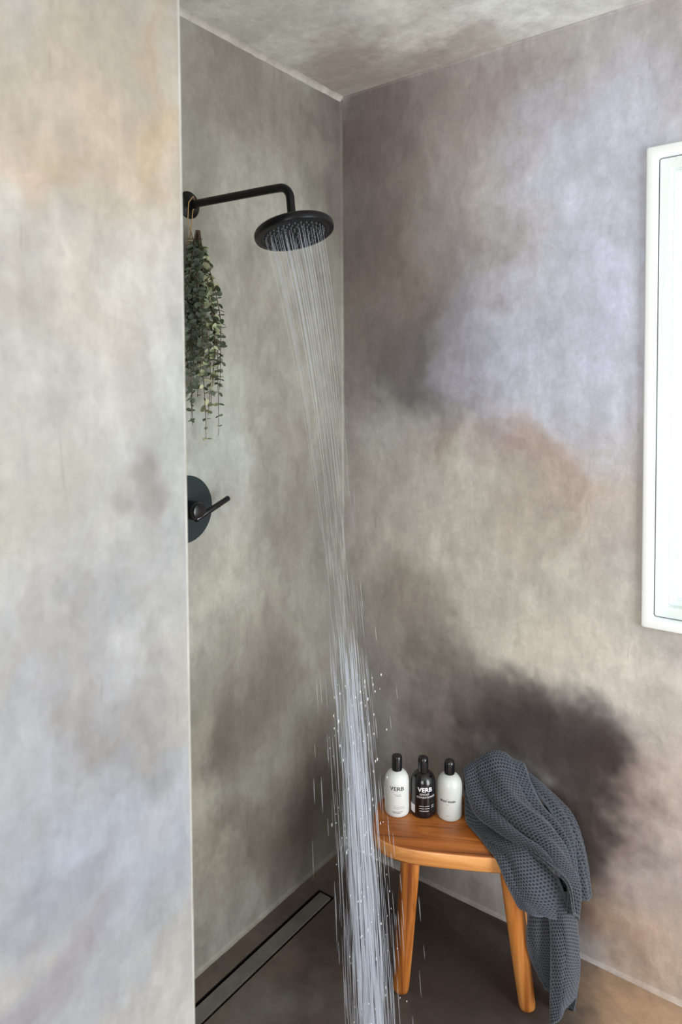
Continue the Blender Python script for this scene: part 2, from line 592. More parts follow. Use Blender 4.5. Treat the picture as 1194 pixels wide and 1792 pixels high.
ox0, ox1, oz0, oz1 = WX0 + 0.01, WX1 - 0.01, WZ0 + 0.01, WZ1 - 0.01
struct(boxes_obj('wall_back', [(-0.1, ox0, 0, 0.16, -0.1, H + 0.1), (ox1, XR + 0.1, 0, 0.16, -0.1, H + 0.1),
                               (ox0, ox1, 0, 0.16, -0.1, oz0), (ox0, ox1, 0, 0.16, oz1, H + 0.1)], M['w2']))
struct(boxes_obj('wall_left', [(-0.12, 0, -1.45, 0, -0.1, H + 0.1)], M['w1']))
# return wall that steps out beside the shower: rounded arris
bm = bmesh.new()
vv = box(bm, -0.1, 0.675, YB, -1.3, -0.05, H + 0.05)
ed = [e for e in bm.edges if all(abs(v.co.x - 0.675) < 1e-4 and abs(v.co.y + 1.3) < 1e-4 for v in e.verts)]
bmesh.ops.bevel(bm, geom=ed, offset=0.008, segments=5, profile=0.5, affect='EDGES')
bm.normal_update()
for f in bm.faces:
    f.material_index = 1 if f.normal.x > 0.1 and f.normal.y > 0.1 else 0
wr = struct(bm_obj('wall_return', bm, M['pa'], smooth=True, angle=60))
wr.data.materials.append(M['arris'])
struct(boxes_obj('floor', [(-0.1, DX0, DY0, DY1, -0.1, 0), (DX1, XR + 0.1, DY0, DY1, -0.1, 0),
                           (-0.1, XR + 0.1, DY1, 0.1, -0.1, 0), (-0.1, XR + 0.1, YB - 0.1, DY0, -0.1, 0),
                           (DX0, DX1, DY0, DY1, -0.1, -0.06)], M['fl']))
struct(boxes_obj('ceiling', [(-0.1, XR + 0.1, YB - 0.1, 0.1, H, H + 0.1)], M['ce']))
# walls behind and beside the camera, each with its window opening
struct(boxes_obj('wall_right', [(XR, XR + 0.12, YB, -1.60, 0, H), (XR, XR + 0.12, -0.30, 0, 0, H),
                                (XR, XR + 0.12, -1.60, -0.30, 0, 0.2), (XR, XR + 0.12, -1.60, -0.30, 2.3, H)], M['plain']))
struct(boxes_obj('wall_front', [(0.675, 1.0, YB - 0.12, YB, 0, H), (2.5, XR, YB - 0.12, YB, 0, H),
                                (1.0, 2.5, YB - 0.12, YB, 0, 0.8), (1.0, 2.5, YB - 0.12, YB, 2.3, H)], M['plain']))


def fillet(name, a, b, d1, d2, r, mat, seed=0):
    """hand-run plaster bead in an inner corner from a to b; d1, d2 point into the room along both faces"""
    rnd = random.Random(seed)
    a, b, d1, d2 = Vector(a), Vector(b), Vector(d1), Vector(d2)
    n = 60
    V, Fc = [], []
    for i in range(n + 1):
        p = a.lerp(b, i / n)
        rr = r * rnd.uniform(0.92, 1.08)
        row = [(0, 0), (1, 0), (0.62, 0.16), (0.36, 0.36), (0.16, 0.62), (0, 1)]
        for s, t in row:
            V.append(p + d1 * (rr * s) + d2 * (rr * t) - (d1 + d2) * (0.001 if (s, t) == (0, 0) else 0))
    for i in range(n):
        for k in range(6):
            k2 = (k + 1) % 6
            Fc.append((i * 6 + k, i * 6 + k2, (i + 1) * 6 + k2, (i + 1) * 6 + k))
    bm = bmesh.new()
    vs_ = [bm.verts.new(v) for v in V]
    for f in Fc:
        bm.faces.new([vs_[i] for i in f])
    return struct(bm_obj(name, bm, mat, smooth=True, angle=80))


fillet('trim_1', (0, -1.3, H), (0, 0, H), (1, 0, 0), (0, 0, -1), 0.015, M['bead'], 1)
fillet('trim_2', (0, 0, H), (XR, 0, H), (0, -1, 0), (0, 0, -1), 0.006, M['w2'], 2)
fillet('trim_3', (0, 0, 0), (0, 0, H), (1, 0, 0), (0, -1, 0), 0.007, M['w1'], 3)
fillet('trim_4', (0, -1.3, 0), (0, 0, 0), (1, 0, 0), (0, 0, 1), 0.010, M['w1'], 4)
fillet('trim_5', (0, 0, 0), (XR, 0, 0), (0, -1, 0), (0, 0, 1), 0.010, M['w2'], 5)

# window in view: casing, inner stop, sash and glass
win = bpy.data.objects.new('window_1', None)
COL.objects.link(win)
win.location = ((WX0 + WX1) / 2, 0, WZ0)
struct(win)


def frame(name, x0, x1, z0, z1, w, y0, y1, mat, bevel):
    """rectangular frame of member width w, outer size given, between depths y0 and y1"""
    bm = bmesh.new()
    o = [(x0, z0), (x1, z0), (x1, z1), (x0, z1)]
    i = [(x0 + w, z0 + w), (x1 - w, z0 + w), (x1 - w, z1 - w), (x0 + w, z1 - w)]
    rings = [[bm.verts.new((x - win.location.x, y, z - win.location.z)) for x, z in pts] for pts, y in ((o, y0), (i, y0), (i, y1), (o, y1))]
    for a in range(4):
        A, B = rings[a], rings[(a + 1) % 4]
        for k in range(4):
            k2 = (k + 1) % 4
            bm.faces.new((A[k], A[k2], B[k2], B[k]))
    if bevel:
        bmesh.ops.bevel(bm, geom=list(bm.edges), offset=bevel, segments=3, profile=0.5, affect='EDGES')
    return bm_obj(name, bm, mat, win, smooth=True, angle=50)


frame('casing', WX0, WX1, WZ0, WZ1, 0.027, -0.012, 0.11, M['white'], 0.005)
frame('gasket', WX0 + 0.026, WX1 - 0.026, WZ0 + 0.026, WZ1 - 0.026, 0.005, 0.020, 0.10, M['gasket'], 0)
sash = frame('sash', WX0 + 0.030, WX1 - 0.030, WZ0 + 0.030, WZ1 - 0.030, 0.030, 0.012, 0.09, M['sash'], 0.004)
frame('glazing_bead', WX0 + 0.059, WX1 - 0.059, WZ0 + 0.059, WZ1 - 0.059, 0.016, 0.034, 0.085, M['sash'], 0.004)
bm = bmesh.new()
box(bm, -0.33, 0.33, 0.066, 0.072, 0.07, WZ1 - WZ0 - 0.07)
bm_obj('pane', bm, M['glass'], win)

# ------------------------------------------------------------------ linear drain
dr = thing('linear_drain', 'long narrow linear floor drain with plaster insert along the left wall', 'drain', ((DX0 + DX1) / 2, (DY0 + DY1) / 2, 0))
cx, cyy = dr.location.x, dr.location.y
bm = bmesh.new()
x0, x1, y0, y1 = DX0 - cx, DX1 - cx, DY0 - cyy, DY1 - cyy
for b in ((x0, x1, y0, y1, -0.058, -0.052), (x0, x0 + .002, y0, y1, -0.052, -0.001), (x1 - .002, x1, y0, y1, -0.052, -0.001),
          (x0, x1, y0, y0 + .002, -0.052, -0.001), (x0, x1, y1 - .002, y1, -0.052, -0.001), (x0 + .013, x1 - .013, y0 + .008, y1 - .008, -0.052, -0.007)):
    box(bm, *b)
bm_obj('channel', bm, M['trough'], dr)
bm = bmesh.new()
box(bm, x0 + .010, x1 - .010, y0 + .006, y1 - .006, -0.008, -0.001)
bmesh.ops.bevel(bm, geom=list(bm.edges), offset=0.0015, segments=2, profile=0.5, affect='EDGES')
ins = bm_obj('insert', bm, M['insert'], dr)

# ------------------------------------------------------------------ shower arm and rain head
AY = -0.706
sh = thing('rain_shower', 'round black rain shower head on a bent arm from the left wall', 'shower head', (0, AY, 2.183))
bell = [(0.0, 0.0), (0.037, 0.0), (0.037, 0.003), (0.030, 0.007), (0.020, 0.012), (0.0145, 0.019), (0.0140, 0.026), (0.0, 0.026)]
lathe('flange', bell, M['black'], sh, 40, Matrix.Rotation(PI / 2, 4, 'Y'))
tilt_x, tilt_y = 0.265, -0.015
HN = Vector((math.sin(tilt_x), math.sin(tilt_y), -1)).normalized()      # the way the head's face looks
HC = Vector((0.3890, AY - 0.005, 2.0470))                                         # centre of the face
hz = HC - Vector((0, AY, 2.183))
top = hz - HN * 0.034
pts = [Vector((0.004, 0, 0)), Vector((0.30, 0, -0.010))]
c = Vector((0.335, 0, -0.046))
for k in range(0, 9):
    a = PI / 2 - (PI / 2) * k / 8
    pts.append(c + Vector((0.036 * math.cos(a), 0, 0.034 * math.sin(a))))
pts.append(top + Vector((0, 0, 0.004)))
tube_obj('arm', pts, 0.0105, M['black'], sh, 24)
rot = HN.to_track_quat('-Z', 'Y').to_matrix().to_4x4()
mw = Matrix.Translation(hz) @ rot
lathe('collar', [(0, 0.052), (0.0125, 0.052), (0.0145, 0.050), (0.0145, 0.036), (0.019, 0.033), (0.019, 0.020), (0, 0.020)], M['black'], sh, 32, mw)
disc = lathe('head_disc', [(0, 0.024), (0.060, 0.0235), (0.086, 0.022), (0.094, 0.0195), (0.0975, 0.015), (0.0980, 0.006), (0.096, 0.001), (0.092, 0.0), (0.084, 0.0), (0.082, 0.002), (0, 0.002)], M['black'], sh, 72, mw)
V, Fc, NOZ = [], [], []
for rr, cnt in ((0.012, 6), (0.024, 12), (0.036, 18), (0.048, 22), (0.060, 28), (0.072, 32)):
    for k in range(cnt):
        a = 2 * PI * k / cnt + rr * 30
        NOZ.append((rr * math.cos(a), rr * math.sin(a)))
for (nx, ny) in NOZ:
    b0 = len(V)
    for r_, z_ in ((0.0026, 0.002), (0.0024, -0.0008), (0.0014, -0.0025)):
        for k in range(7):
            a = 2 * PI * k / 7
            V.append(mw @ Vector((nx + r_ * math.cos(a), ny + r_ * math.sin(a), z_)))
    for j in range(2):
        for k in range(7):
            k2 = (k + 1) % 7
            Fc.append((b0 + j * 7 + k, b0 + j * 7 + k2, b0 + (j + 1) * 7 + k2, b0 + (j + 1) * 7 + k))
    Fc.append(tuple(b0 + 14 + k for k in range(7)))
nz = mesh_obj('nozzles', V, Fc, M['nozzle'], disc)
nz['kind'] = 'stuff'

# ------------------------------------------------------------------ falling water
rnd = random.Random(11)
jV, jF, jM = [], [], []


def add_tube(pts, rad, seg, mi):
    b0 = len(jV)
    V, Fc = tube_geo(pts, rad, seg)
    jV.extend(V)
    jF.extend(tuple(i + b0 for i in f) for f in Fc)
    jM.extend([mi] * len(Fc))


def jet_path(nx, ny, t):
    """position after t seconds of the jet leaving nozzle (nx, ny)"""
    k = 1 - min(2.2 * t, 0.42) + max(0, t - 0.22) * 1.0                       # the rose draws together as it falls
    c = Vector((0, AY, 2.183)) + (mw @ Vector((0, 0, -0.003)))
    off = (mw.to_3x3() @ Vector((nx, ny, 0)))
    return c + Vector((off.x * k, off.y * k, off.z)) + Vector((0.68, 0.04, -2.55)) * t + Vector((-0.42, 0, -4.9)) * t * t


TF = 0.425
for (nx, ny) in NOZ:
    if rnd.random() < 0.42:
        continue
    # unbroken thread under the head, thinning and breaking up as it falls
    t0, t1 = 0.0, rnd.uniform(0.05, 0.20)
    n = 9
    add_tube([jet_path(nx, ny, t0 + (t1 - t0) * k / n) for k in range(n + 1)], [0.00055 - 0.00030 * k / n for k in range(n + 1)], 5, 0)
    t = t1
    while t < TF:
        d = rnd.uniform(0.008, 0.026)
        g = rnd.uniform(0.02, 0.09) * (1.25 - t / TF)
        ta, tb = t, min(t + d, TF)
        if tb - ta > 0.003:
            wob = Vector((rnd.gauss(0, 1), rnd.gauss(0, 1), 0)) * 0.014 * (t / TF) ** 1.5
            rm = 0.00020 + 0.0008 * (t / TF) ** 3
            add_tube([jet_path(nx, ny, ta + (tb - ta) * k / 4) + wob for k in range(5)], [rm * s for s in (0.25, 0.8, 1, 0.8, 0.25)], 5, 0)
        t = tb + g
# denser sheet of strands in the lower fall
for i in range(1000):
    t = 0.24 + (TF - 0.24) * rnd.random() ** 0.7
    sg = 0.028 if i % 8 else 0.075
    nx, ny = rnd.gauss(0.012, sg), rnd.gauss(0, sg)
    L = rnd.uniform(0.012, 0.045) if i % 8 else rnd.uniform(0.005, 0.016)
    wob = Vector((rnd.gauss(0, 0.006), rnd.gauss(0, 0.006), 0))
    rm = rnd.uniform(0.0004, 0.0010)
    if jet_path(nx, ny, t + L).z < 0.01:
        continue
    add_tube([jet_path(nx, ny, t + L * k / 4) + wob for k in range(5)], [rm * s for s in (0.2, 0.8, 1, 0.8, 0.2)], 5, 0)
# bright beads of water
for i in range(190):
    t = rnd.uniform(0.27, TF)
    nx, ny = rnd.gauss(0.0, 0.045), rnd.gauss(0, 0.045)
    p = jet_path(nx, ny, t) + Vector((rnd.gauss(0, 0.012), rnd.gauss(0, 0.012), 0))
    if p.z < 0.012:
        continue
    r = rnd.uniform(0.0006, 0.0014)
    L = r * rnd.uniform(1.5, 4.0)
    add_tube([p + Vector((0, 0, L * s)) for s in (1, 0.6, 0, -0.6, -1)], [r * s for s in (0.15, 0.8, 1, 0.8, 0.15)], 6, 1)
wat = mesh_obj('water_spray', jV, jF, M['jet'])
wat.data.materials.append(M['drop'])
wat.data.polygons.foreach_set('material_index', jM)
tag(wat, 'clear water streaming down from the shower head to the floor', 'water')
wat['kind'] = 'stuff'

# ------------------------------------------------------------------ valve
va = thing('shower_valve', 'round black shower valve plate with a lever handle on the left wall', 'shower valve', (0, -0.731, 1.343))
RX = Matrix.Rotation(PI / 2, 4, 'Y')
lathe('plate', [(0, 0), (0.094, 0), (0.094, 0.003), (0.092, 0.005), (0, 0.006)], M['plate'], va, 72, RX)
lathe('hub', [(0, 0.004), (0.026, 0.004), (0.026, 0.040), (0.0255, 0.052), (0.022, 0.058), (0.014, 0.061), (0, 0.062)], M['gloss'], va, 40, RX)
tube_obj('lever', [(0.052, -0.012, -0.022), (0.052, -0.010, -0.0213), (0.056, 0.105, 0.022), (0.056, 0.108, 0.0232)], [0.0065, 0.008, 0.008, 0.0065], M['gloss'], va, 20)

# ------------------------------------------------------------------ eucalyptus hung below the shower arm
rnd = random.Random(5)
eu = thing('eucalyptus_bunch', 'hanging bunch of round-leaved grey-green eucalyptus tied below the shower arm', 'plant', (0.03, AY - 0.014, 2.135))
tube_obj('twine', [(-0.012, 0.002, -0.045), (-0.014, 0.010, -0.01), (-0.010, 0.012, 0.03), (0.0, 0.013, 0.050), (0.006, 0.0, 0.063), (0.002, -0.013, 0.045), (-0.006, -0.010, 0.0), (-0.004, 0.006, -0.05)], 0.0014, M['twine'], eu, 6)
tube_obj('twine', [(-0.004, 0.014 * math.cos(a), -0.045 + 0.001 * a) if False else (-0.004 + 0.012 * math.cos(a), 0.012 * math.sin(a), -0.045 - 0.0012 * a) for a in [k * 0.5 for k in range(40)]], 0.0013, M['twine'], eu, 6)


def leaf_mesh(name, r, cup, mat):
    V = [(0, 0, 0)]
    n = 10
    for k in range(n):
        a = 2 * PI * k / n
        x, y = r * math.cos(a), r * math.sin(a) * 0.88
        V.append((x + r, y, cup * (y * y + x * x * .4) / r))
    V[0] = (r * .9, 0, -cup * r * .12)
    Fc = [(0, 1 + k, 1 + (k + 1) % n) for k in range(n)]
    me = bpy.data.meshes.new(name)
    me.from_pydata(V, [], Fc)
    me.polygons.foreach_set('use_smooth', [True] * n)
    me.materials.append(mat)
    return me


LEAF = [leaf_mesh('leaf', r, c, M[m]) for r, c, m in ((0.0085, 0.5, 'leaf_a'), (0.0100, 0.3, 'leaf_b'), (0.0075, 0.6, 'leaf_c'), (0.0105, -0.4, 'leaf_b'), (0.0080, 0.2, 'leaf_c'), (0.0075, 0.5, 'leaf_b'), (0.0095, 0.4, 'leaf_a'))]
sV, sF = [], []
n_leaf = 0
stems = 15
for s in range(stems):
    ang = 2 * PI * s / stems + rnd.uniform(-.2, .2)
    spread = rnd.uniform(0.35, 1.0)
    if s < 6:                                        # the sprays on the side that shows
        ang = rnd.uniform(-0.35, 0.9) + PI / 2 - 0.4
        spread = (0.25, 0.45, 0.65, 0.8, 0.95, 1.0)[s]
    L = (0.565, 0.50, 0.47, 0.42, 0.56, 0.43)[s] if s < 6 else rnd.uniform(0.32, 0.54)
    pts = []
    for k in range(15):
        q = k / 14
        rad = 0.076 * spread * min(1, (q / 0.55)) ** 0.8 * (1 if q < .8 else 1 - (q - .8) * .4)
        pts.append(Vector((max(-0.012, 0.022 + rad * 0.55 * math.cos(ang) + 0.004 * math.sin(9 * q + s)), rad * math.sin(ang) + 0.004 * math.sin(7 * q + 2 * s), -0.03 - L * q)))
    st = tube_obj('stem', pts, [0.0019 - 0.0012 * k / 14 for k in range(15)], M['stem'], eu, 6)
    q = rnd.uniform(0.08, 0.12)
    while q < 1.0:
        f = q * 14
        i = min(13, int(f))
        p = pts[i].lerp(pts[i + 1], f - i)
        phi = rnd.uniform(0, PI)
        for side in (0, 1):
            a = phi + side * PI + rnd.uniform(-.3, .3)
            pitch = rnd.uniform(-0.3, 0.9)
            me = rnd.choice(LEAF)
            sc = rnd.uniform(0.8, 1.25) * (1.0 if q < 0.9 else 0.75)
            mt = Matrix.Translation(p) @ Matrix.Rotation(a, 4, 'Z') @ Matrix.Rotation(pitch, 4, 'Y') @ Matrix.Rotation(rnd.uniform(-1.2, 1.2), 4, 'X') @ Matrix.Scale(sc, 4)
            tip = mt @ Vector((0.018, 0, 0))
            if tip.x < -0.024:
                continue
            if tip.y > -0.014 and n_leaf < 300:
                ob = bpy.data.objects.new('leaf', me)
                COL.objects.link(ob)
                ob.parent = st
                ob.matrix_local = mt
                n_leaf += 1
            else:
                b0 = len(sV)
                sV += [mt @ v.co for v in me.vertices]
                sF += [tuple(b0 + i for i in pl.vertices) for pl in me.polygons]
        q += rnd.uniform(0.021, 0.036) * (1.0 if q < 0.72 else 1.7)
rest = mesh_obj('foliage', sV, sF, M['leaf_a'], eu)
rest['kind'] = 'stuff'

# ------------------------------------------------------------------ stool
SA = math.radians(27.9)
SO = Vector((0.539, -0.423, 0))
SU, SV = Vector((math.cos(SA), math.sin(SA), 0)), Vector((-math.sin(SA), math.cos(SA), 0))


def S(u, v, z):
    return SO + SU * u + SV * v + Vector((0, 0, z))


CU, CV = 0.127, 0.142
stool = thing('shower_stool', 'low orange-brown wooden stool with rounded seat and four round legs', 'stool', S(CU, CV, 0), SA)


def seat_outline(a, b, e, n=96):
    out = []
    for k in range(n):
        t = 2 * PI * k / n
        c_, s_ = math.cos(t), math.sin(t)
        out.append((a * math.copysign(abs(c_) ** (2 / e), c_), b * math.copysign(abs(s_) ** (2 / e), s_)))
    return out


bm = bmesh.new()
rings = []
for inset, z in ((0.012, 0.374), (0.004, 0.3755), (0.0, 0.381), (0.0, 0.413), (0.002, 0.4175), (0.006, 0.420)):
    rings.append([bm.verts.new((x, y, z)) for x, y in seat_outline(0.245 - inset, 0.142 - inset, 3.5)])
n = len(rings[0])
for A, B in zip(rings, rings[1:]):
    for k in range(n):
        bm.faces.new((A[k], A[(k + 1) % n], B[(k + 1) % n], B[k]))
bm.faces.new(rings[0][::-1])
bm.faces.new(rings[-1])
bm.normal_update()
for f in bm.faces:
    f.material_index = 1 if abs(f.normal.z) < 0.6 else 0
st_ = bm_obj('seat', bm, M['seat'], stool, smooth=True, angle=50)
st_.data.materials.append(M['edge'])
for (u0, v0, u1, v1) in ((-0.004, 0.036, -0.032, 0.026), (0.262, 0.032, 0.311, 0.022), (-0.004, 0.245, -0.040, 0.262), (0.262, 0.245, 0.322, 0.250)):
    a_ = Vector((u0 - CU, v0 - CV, 0.378))
    b_ = Vector((u1 - CU, v1 - CV, 0.0))
    d = (b_ - a_)
    pts = [a_, a_ + d * 0.3, a_ + d * 0.7, a_ + d * 0.965, a_ + d * 0.99, a_ + d]
    tube_obj('leg', pts, [0.0265, 0.0262, 0.0245, 0.0225, 0.0215, 0.017], M['leg'], stool, 28)


# ------------------------------------------------------------------ bottles
def ring_text(name, body, size, r, z, ang, mat, parent, bold=0.0, sx=1.0):
    """flat lettering wrapped round a bottle of radius r, centred at height z and angle ang"""
    cu = bpy.data.curves.new(name, 'FONT')
    cu.body = body
    cu.size = size
    cu.align_x = 'CENTER'
    cu.align_y = 'CENTER'
    cu.offset = bold
    cu.resolution_u = 3
    tmp = bpy.data.objects.new(name, cu)
    COL.objects.link(tmp)
    bpy.context.view_layer.update()
    me = bpy.data.meshes.new_from_object(tmp.evaluated_get(bpy.context.evaluated_depsgraph_get()))
    bpy.data.objects.remove(tmp, do_unlink=True)
    for v in me.vertices:
        a = v.co.x * sx / r + ang
        v.co = Vector((r * math.sin(a), -r * math.cos(a), z + v.co.y))
    me.materials.clear()
    return link(name, me, mat, parent)


def patch(V, Fc, r, a0, a1, z0, z1, n=6):
    b0 = len(V)
    for k in range(n + 1):
        a = a0 + (a1 - a0) * k / n
        for z in (z0, z1):
            V.append((r * math.sin(a), -r * math.cos(a), z))
    for k in range(n):
        Fc.append((b0 + 2 * k, b0 + 2 * k + 2, b0 + 2 * k + 3, b0 + 2 * k + 1))


def lines(name, r, rows, mat, parent):
    V, Fc = [], []
    for (z, h, a0, a1) in rows:
        patch(V, Fc, r, a0, a1, z - h / 2, z + h / 2)
    return mesh_obj(name, V, Fc, mat, parent, smooth=False)


BR = 0.0368
body_prof = [(0, 0.0), (0.030, 0.0), (0.0345, 0.0015), (0.0364, 0.006), (BR, 0.012), (BR, 0.090), (0.0362, 0.098), (0.0340, 0.1065), (0.0300, 0.1145), (0.0245, 0.1205), (0.0185, 0.1245), (0.0150, 0.1255), (0.0148, 0.1275), (0, 0.1275)]


def bottle(name, label, u, v, face, mat):
    t = thing(name, label, 'bottle', S(u, v, 0.4203), face, 'bottles on the stool')
    lathe('body', body_prof, mat, t, 56, None, 40)
    return t


def cap(t, prof):
    return lathe('cap', prof, M['cap'], t, 40, None, 40)


cap_flat = [(0, 0.1262), (0.0150, 0.1262), (0.0152, 0.128), (0.0152, 0.1655), (0.0140, 0.1680), (0, 0.1685)]
cap_dome = [(0, 0.1262), (0.0152, 0.1262), (0.0154, 0.128), (0.0154, 0.157), (0.0148, 0.163), (0.0125, 0.1672), (0.008, 0.1690), (0, 0.1695)]
FACE = math.radians(35.5)                    # turned towards the room
rp = BR + 0.0003
b1 = bottle('shampoo_bottle', 'white plastic bottle with black cap and dark lettering, nearest the falling water', -0.052, 0.171, FACE, M['bottle_white'])
cap(b1, cap_flat)
ring_text('lettering', 'VERB', 0.0165, rp, 0.0865, -0.06, M['ink_dark'], b1, 0.0002, 1.15)
lines('print', rp, [(0.070, 0.0012, -0.3, 0.3), (0.0665, 0.0010, -0.2, 0.25), (0.033, 0.0010, -0.35, 0.55), (0.028, 0.0011, -0.35, 0.6)], M['ink_grey'], b1)
lines('print', rp, [(0.019, 0.0013, -0.45, 0.40), (0.0155, 0.0011, -0.40, 0.2)], M['ink_dark'], b1)
b2 = bottle('conditioner_bottle', 'glossy black bottle with white lettering between the two pale bottles', 0.025, 0.177, FACE, M['bottle_black'])
cap(b2, cap_dome)
ring_text('lettering', 'VERB', 0.0175, rp, 0.0865, 0.06, M['ink_white'], b2, 0.0005, 1.1)
ring_text('lettering', 'GHOST', 0.0078, rp, 0.0735, 0.02, M['ink_white'], b2, 0.0, 1.15)
ring_text('lettering', 'CONDITIONER', 0.0078, rp, 0.0650, 0.16, M['ink_white'], b2, 0.0, 1.1)
lines('print', rp, [(0.0385, 0.0012, -0.42, -0.02), (0.0385, 0.0012, 0.04, 0.42), (0.0315, 0.0012, -0.42, -0.02), (0.0315, 0.0012, 0.04, 0.42),
                    (0.0245, 0.0012, -0.40, 0.36), (0.0385, 0.0012, 0.60, 0.85), (0.0335, 0.0012, 0.60, 0.85)], M['ink_white'], b2)
lines('sticker', rp, [(0.025, 0.024, -1.38, -0.80)], M['ink_white'], b2)
b3 = bottle('wash_bottle', 'milky white bottle with black cap and small dark lettering beside the towel', 0.102, 0.174, FACE, M['bottle_milk'])
cap(b3, [(r, z + (0 if z < 0.14 else -0.003)) for r, z in cap_dome])
ring_text('lettering', 'BODY WASH', 0.0078, rp, 0.0600, -0.28, M['ink_dark'], b3, 0.0003, 1.0)
lines('print', rp, [(0.0665, 0.0009, -0.42, -0.2), (0.0515, 0.0010, -0.38, -0.18), (0.018, 0.0010, -0.42, -0.05)], M['ink_grey'], b3)

# ------------------------------------------------------------------ towel
NETS = {
    'lower': [
        [(0.144, 0.200, 0.488), (0.181, 0.170, 0.474), (0.225, 0.160, 0.484)],
        [(0.148, 0.140, 0.422), (0.195, 0.115, 0.434), (0.250, 0.110, 0.450)],
        [(0.185, 0.070, 0.417), (0.234, 0.050, 0.442), (0.299, 0.050, 0.453)],
        [(0.221, -0.005, 0.423), (0.270, -0.020, 0.449), (0.337, -0.010, 0.457)],
        [(0.246, -0.035, 0.380), (0.297, -0.050, 0.404), (0.378, -0.030, 0.414)],
        [(0.265, -0.040, 0.345), (0.317, -0.060, 0.350), (0.407, -0.030, 0.341)],
        [(0.278, -0.040, 0.321), (0.332, -0.060, 0.315), (0.417, -0.030, 0.292)],
    ],
    'upper': [
        [(0.145, 0.270, 0.430), (0.194, 0.280, 0.455), (0.263, 0.290, 0.473), (0.327, 0.280, 0.439)],
        [(0.142, 0.220, 0.536), (0.183, 0.220, 0.574), (0.244, 0.215, 0.602), (0.319, 0.210, 0.573)],
        [(0.148, 0.170, 0.502), (0.197, 0.165, 0.537), (0.262, 0.165, 0.559), (0.336, 0.180, 0.536)],
        [(0.171, 0.120, 0.463), (0.227, 0.100, 0.507), (0.289, 0.110, 0.516), (0.364, 0.150, 0.492)],
        [(0.219, 0.060, 0.460), (0.279, 0.030, 0.494), (0.344, 0.050, 0.497), (0.404, 0.100, 0.471)],
        [(0.288, 0.010, 0.454), (0.339, -0.025, 0.483), (0.389, 0.000, 0.471), (0.426, 0.050, 0.442)],
        [(0.345, -0.040, 0.449), (0.379, -0.050, 0.451), (0.412, -0.020, 0.426), (0.434, 0.030, 0.385)],
        [(0.395, -0.060, 0.422), (0.410, -0.060, 0.416), (0.427, -0.030, 0.389), (0.437, 0.020, 0.346)],
        [(0.410, -0.055, 0.345), (0.418, -0.050, 0.327), (0.427, -0.020, 0.296), (0.434, 0.020, 0.259)],
    ],
    'hang': [
        [(0.342, -0.030, 0.364), (0.385, -0.035, 0.372), (0.428, -0.000, 0.351)],
        [(0.357, -0.040, 0.282), (0.396, -0.055, 0.298), (0.437, -0.010, 0.267)],
        [(0.359, -0.045, 0.194), (0.399, -0.060, 0.212), (0.443, -0.010, 0.176)],
        [(0.358, -0.045, 0.102), (0.397, -0.060, 0.128), (0.442, -0.010, 0.121)],
        [(0.357, -0.045, 0.016), (0.384, -0.055, 0.044), (0.433, -0.015, 0.082)],
    ],
    'back': [
        [(0.310, 0.000, 0.315), (0.337, -0.015, 0.329), (0.374, 0.010, 0.307)],
        [(0.303, -0.000, 0.212), (0.333, -0.020, 0.232), (0.375, 0.010, 0.213)],
        [(0.312, 0.000, 0.159), (0.340, -0.010, 0.155), (0.376, 0.015, 0.130)],
        [(0.340, 0.000, 0.099), (0.356, -0.005, 0.082), (0.376, 0.015, 0.043)],
    ],
    'inner': [
        [(0.379, 0.015, 0.131), (0.411, 0.030, 0.122), (0.441, 0.020, 0.134)],
        [(0.376, 0.015, 0.043), (0.411, 0.030, 0.035), (0.442, 0.020, 0.064)],
        [(0.375, 0.020, -0.033), (0.409, 0.030, -0.030), (0.433, 0.020, 0.007)],
    ],
    'fill': [
        [(0.287, 0.170, 0.484), (0.335, 0.170, 0.488), (0.384, 0.180, 0.469)],
        [(0.315, 0.060, 0.472), (0.380, 0.090, 0.459), (0.439, 0.130, 0.439)],
        [(0.345, -0.005, 0.424), (0.401, 0.030, 0.405), (0.448, 0.070, 0.382)],
        [(0.362, -0.015, 0.340), (0.406, 0.010, 0.318), (0.448, 0.050, 0.301)],
    ],
    'right': [
        [(0.282, 0.250, 0.520), (0.319, 0.262, 0.530), (0.356, 0.262, 0.502)],
        [(0.341, 0.200, 0.508), (0.379, 0.215, 0.503), (0.409, 0.225, 0.475)],
        [(0.388, 0.140, 0.469), (0.426, 0.165, 0.469), (0.455, 0.180, 0.442)],
        [(0.413, 0.100, 0.407), (0.455, 0.120, 0.414), (0.477, 0.150, 0.380)],
        [(0.418, 0.070, 0.347), (0.463, 0.080, 0.353), (0.486, 0.110, 0.326)],
        [(0.422, 0.070, 0.280), (0.469, 0.080, 0.270), (0.497, 0.110, 0.259)],
    ],
}
PITCH_W = 0.0090                             # size of one waffle cell


def cr(P, t):
    """Catmull-Rom along the first axis of P at parameters t in 0..1"""
    n = P.shape[0]
    x = t * (n - 1)
    i = np.clip(x.astype(int), 0, n - 2)
    f = (x - i)[:, None, None]
    ext = np.concatenate([2 * P[:1] - P[1:2], P, 2 * P[-1:] - P[-2:-1]])
    p0, p1, p2, p3 = ext[i], ext[i + 1], ext[i + 2], ext[i + 3]
    return 0.5 * (2 * p1 + (p2 - p0) * f + (2 * p0 - 5 * p1 + 4 * p2 - p3) * f ** 2 + (3 * p1 - p0 - 3 * p2 + p3) * f ** 3)


